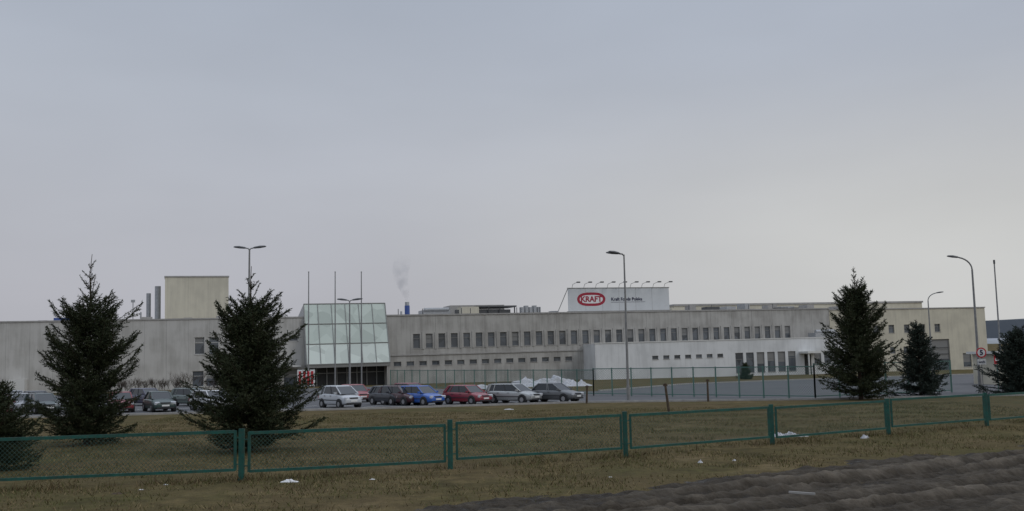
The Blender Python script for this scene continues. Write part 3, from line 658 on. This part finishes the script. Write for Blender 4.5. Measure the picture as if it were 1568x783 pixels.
# ---------------------------------------------------------------- smoke
def smoke():
    m=bpy.data.materials.new('chimney_steam'); m.use_nodes=True; nt=m.node_tree; nt.nodes.clear(); L=nt.links.new
    out=N(nt,'ShaderNodeOutputMaterial'); v=N(nt,'ShaderNodeVolumePrincipled'); v.inputs['Color'].default_value=(.68,.68,.71,1)
    tc=N(nt,'ShaderNodeTexCoord'); n=N(nt,'ShaderNodeTexNoise'); n.inputs['Scale'].default_value=.55; n.inputs['Detail'].default_value=4; L(tc.outputs['Object'],n.inputs['Vector'])
    r=N(nt,'ShaderNodeMapRange'); r.inputs['From Min'].default_value=.38; r.inputs['From Max'].default_value=.68; r.inputs['To Max'].default_value=.5; L(n.outputs['Fac'],r.inputs['Value'])
    sp=N(nt,'ShaderNodeSeparateXYZ'); L(tc.outputs['Object'],sp.inputs[0])
    f=N(nt,'ShaderNodeMapRange'); f.inputs['From Min'].default_value=0; f.inputs['From Max'].default_value=8.5; f.inputs['To Min'].default_value=1; f.inputs['To Max'].default_value=.02; L(sp.outputs['Z'],f.inputs['Value'])
    ml=N(nt,'ShaderNodeMath',operation='MULTIPLY'); L(r.outputs[0],ml.inputs[0]); L(f.outputs[0],ml.inputs[1]); L(ml.outputs[0],v.inputs['Density']); L(v.outputs[0],out.inputs['Volume'])
    M['smoke']=m; mb=MB()
    P=[(0,0,0,.3),(-.2,0,1.0,.6),(-.6,0,2.5,1.1),(-1.1,0,4,1.4),(-1.2,0,6,1.7),(-.6,0,9,2.0)]
    n_=14; mb.mi('smoke')
    for x,y,z,r_ in P:
        for j in range(n_): t=2*math.pi*j/n_; mb.v.append((x+math.cos(t)*r_,y+math.sin(t)*r_,z))
    for s in range(len(P)-1):
        for j in range(n_): q=(j+1)%n_; mb.f.append((s*n_+j,s*n_+q,s*n_+n_+q,s*n_+n_+j)); mb.m.append(0)
    mb.f.append(tuple(reversed(range(n_)))); mb.m.append(0); mb.f.append(tuple((len(P)-1)*n_+j for j in range(n_))); mb.m.append(0)
    c=BT@Vector((10.8,38,15.2)); mb.build('chimney_smoke',M_=Matrix.Translation(c))
smoke()
# ---------------------------------------------------------------- sky and light
w=bpy.data.worlds.new('World'); S.world=w; w.use_nodes=True; nt=w.node_tree; nt.nodes.clear(); L=nt.links.new
out=N(nt,'ShaderNodeOutputWorld'); bg=N(nt,'ShaderNodeBackground'); bg2=N(nt,'ShaderNodeBackground'); add=N(nt,'ShaderNodeAddShader')
sky=N(nt,'ShaderNodeTexSky',sky_type='NISHITA'); sky.sun_disc=False; sky.sun_elevation=math.radians(38); sky.sun_rotation=math.radians(115); sky.air_density=1.5; sky.dust_density=4
L(sky.outputs[0],bg2.inputs['Color']); bg2.inputs['Strength'].default_value=.005
tc=N(nt,'ShaderNodeTexCoord'); sp=N(nt,'ShaderNodeSeparateXYZ'); L(tc.outputs['Generated'],sp.inputs[0])
rp=N(nt,'ShaderNodeValToRGB'); e=rp.color_ramp.elements
stops=[(0,(.39,.395,.43)),(.07,(.425,.43,.475)),(.16,(.44,.455,.505)),(.26,(.42,.45,.512)),(.36,(.385,.425,.50)),(1,(.38,.42,.49))]
while len(e)<len(stops): e.new(.5)
for i,(p,c) in enumerate(stops): e[i].position=p; e[i].color=(*c,1)
L(sp.outputs['Z'],rp.inputs['Fac'])
mr=N(nt,'ShaderNodeMapRange',interpolation_type='SMOOTHSTEP'); mr.inputs['From Min'].default_value=-.25; mr.inputs['From Max'].default_value=.40; L(sp.outputs['X'],mr.inputs['Value'])
mz=N(nt,'ShaderNodeMapRange',interpolation_type='SMOOTHSTEP'); mz.inputs['From Min'].default_value=.30; mz.inputs['From Max'].default_value=.10; mz.inputs['To Min'].default_value=0; mz.inputs['To Max'].default_value=1; L(sp.outputs['Z'],mz.inputs['Value'])
mp=N(nt,'ShaderNodeMapping'); mp.inputs['Scale'].default_value=(1,1,3.2); mp.inputs['Rotation'].default_value=(0,.15,0); L(tc.outputs['Generated'],mp.inputs['Vector'])
nn=N(nt,'ShaderNodeTexNoise'); nn.inputs['Scale'].default_value=2.6; nn.inputs['Detail'].default_value=4; nn.inputs['Roughness'].default_value=.45; L(mp.outputs[0],nn.inputs['Vector'])
m1=N(nt,'ShaderNodeMath',operation='MULTIPLY'); L(mr.outputs[0],m1.inputs[0]); L(mz.outputs[0],m1.inputs[1])
m2=N(nt,'ShaderNodeMath',operation='MULTIPLY'); L(m1.outputs[0],m2.inputs[0]); m2.inputs[1].default_value=.85
mx=N(nt,'ShaderNodeMix',data_type='RGBA'); L(m2.outputs[0],mx.inputs['Factor']); L(rp.outputs[0],mx.inputs['A']); mx.inputs['B'].default_value=(.585,.588,.575,1)
nr=N(nt,'ShaderNodeMapRange'); nr.inputs['From Min'].default_value=.3; nr.inputs['From Max'].default_value=.7; nr.inputs['To Min'].default_value=.95; nr.inputs['To Max'].default_value=1.06; L(nn.outputs['Fac'],nr.inputs['Value'])
mo=N(nt,'ShaderNodeMapRange',interpolation_type='SMOOTHSTEP'); mo.inputs['From Min'].default_value=.36; mo.inputs['From Max'].default_value=.9; mo.inputs['To Min'].default_value=1; mo.inputs['To Max'].default_value=2.2; L(sp.outputs['Z'],mo.inputs['Value'])
m3=N(nt,'ShaderNodeMath',operation='MULTIPLY'); L(nr.outputs[0],m3.inputs[0]); L(mo.outputs[0],m3.inputs[1])
L(mx.outputs['Result'],bg.inputs['Color']); L(m3.outputs[0],bg.inputs['Strength'])
L(bg.outputs[0],add.inputs[0]); L(bg2.outputs[0],add.inputs[1]); L(add.outputs[0],out.inputs['Surface'])
sl=bpy.data.lights.new('sun','SUN'); sl.energy=.5; sl.angle=math.radians(20); sl.color=(1,.96,.90)
so=bpy.data.objects.new('sun',sl); COL.objects.link(so)
az=math.radians(115); el=math.radians(38); sd=Vector((math.sin(az)*math.cos(el),math.cos(az)*math.cos(el),math.sin(el)))
so.rotation_euler=sd.to_track_quat('Z','Y').to_euler()
# ---------------------------------------------------------------- camera
cd=bpy.data.cameras.new('camera'); cam=bpy.data.objects.new('camera',cd); COL.objects.link(cam); S.camera=cam
cd.lens=35; cd.sensor_width=36; cd.clip_end=9000; cd.clip_start=.1
cam.matrix_world=Matrix.Translation((0,0,3.1))@Matrix.Rotation(math.radians(96.1),4,'X')@Matrix.Rotation(math.radians(-1.1),4,'Z')
S.view_settings.view_transform='Standard'; S.view_settings.look='None'; S.view_settings.exposure=0
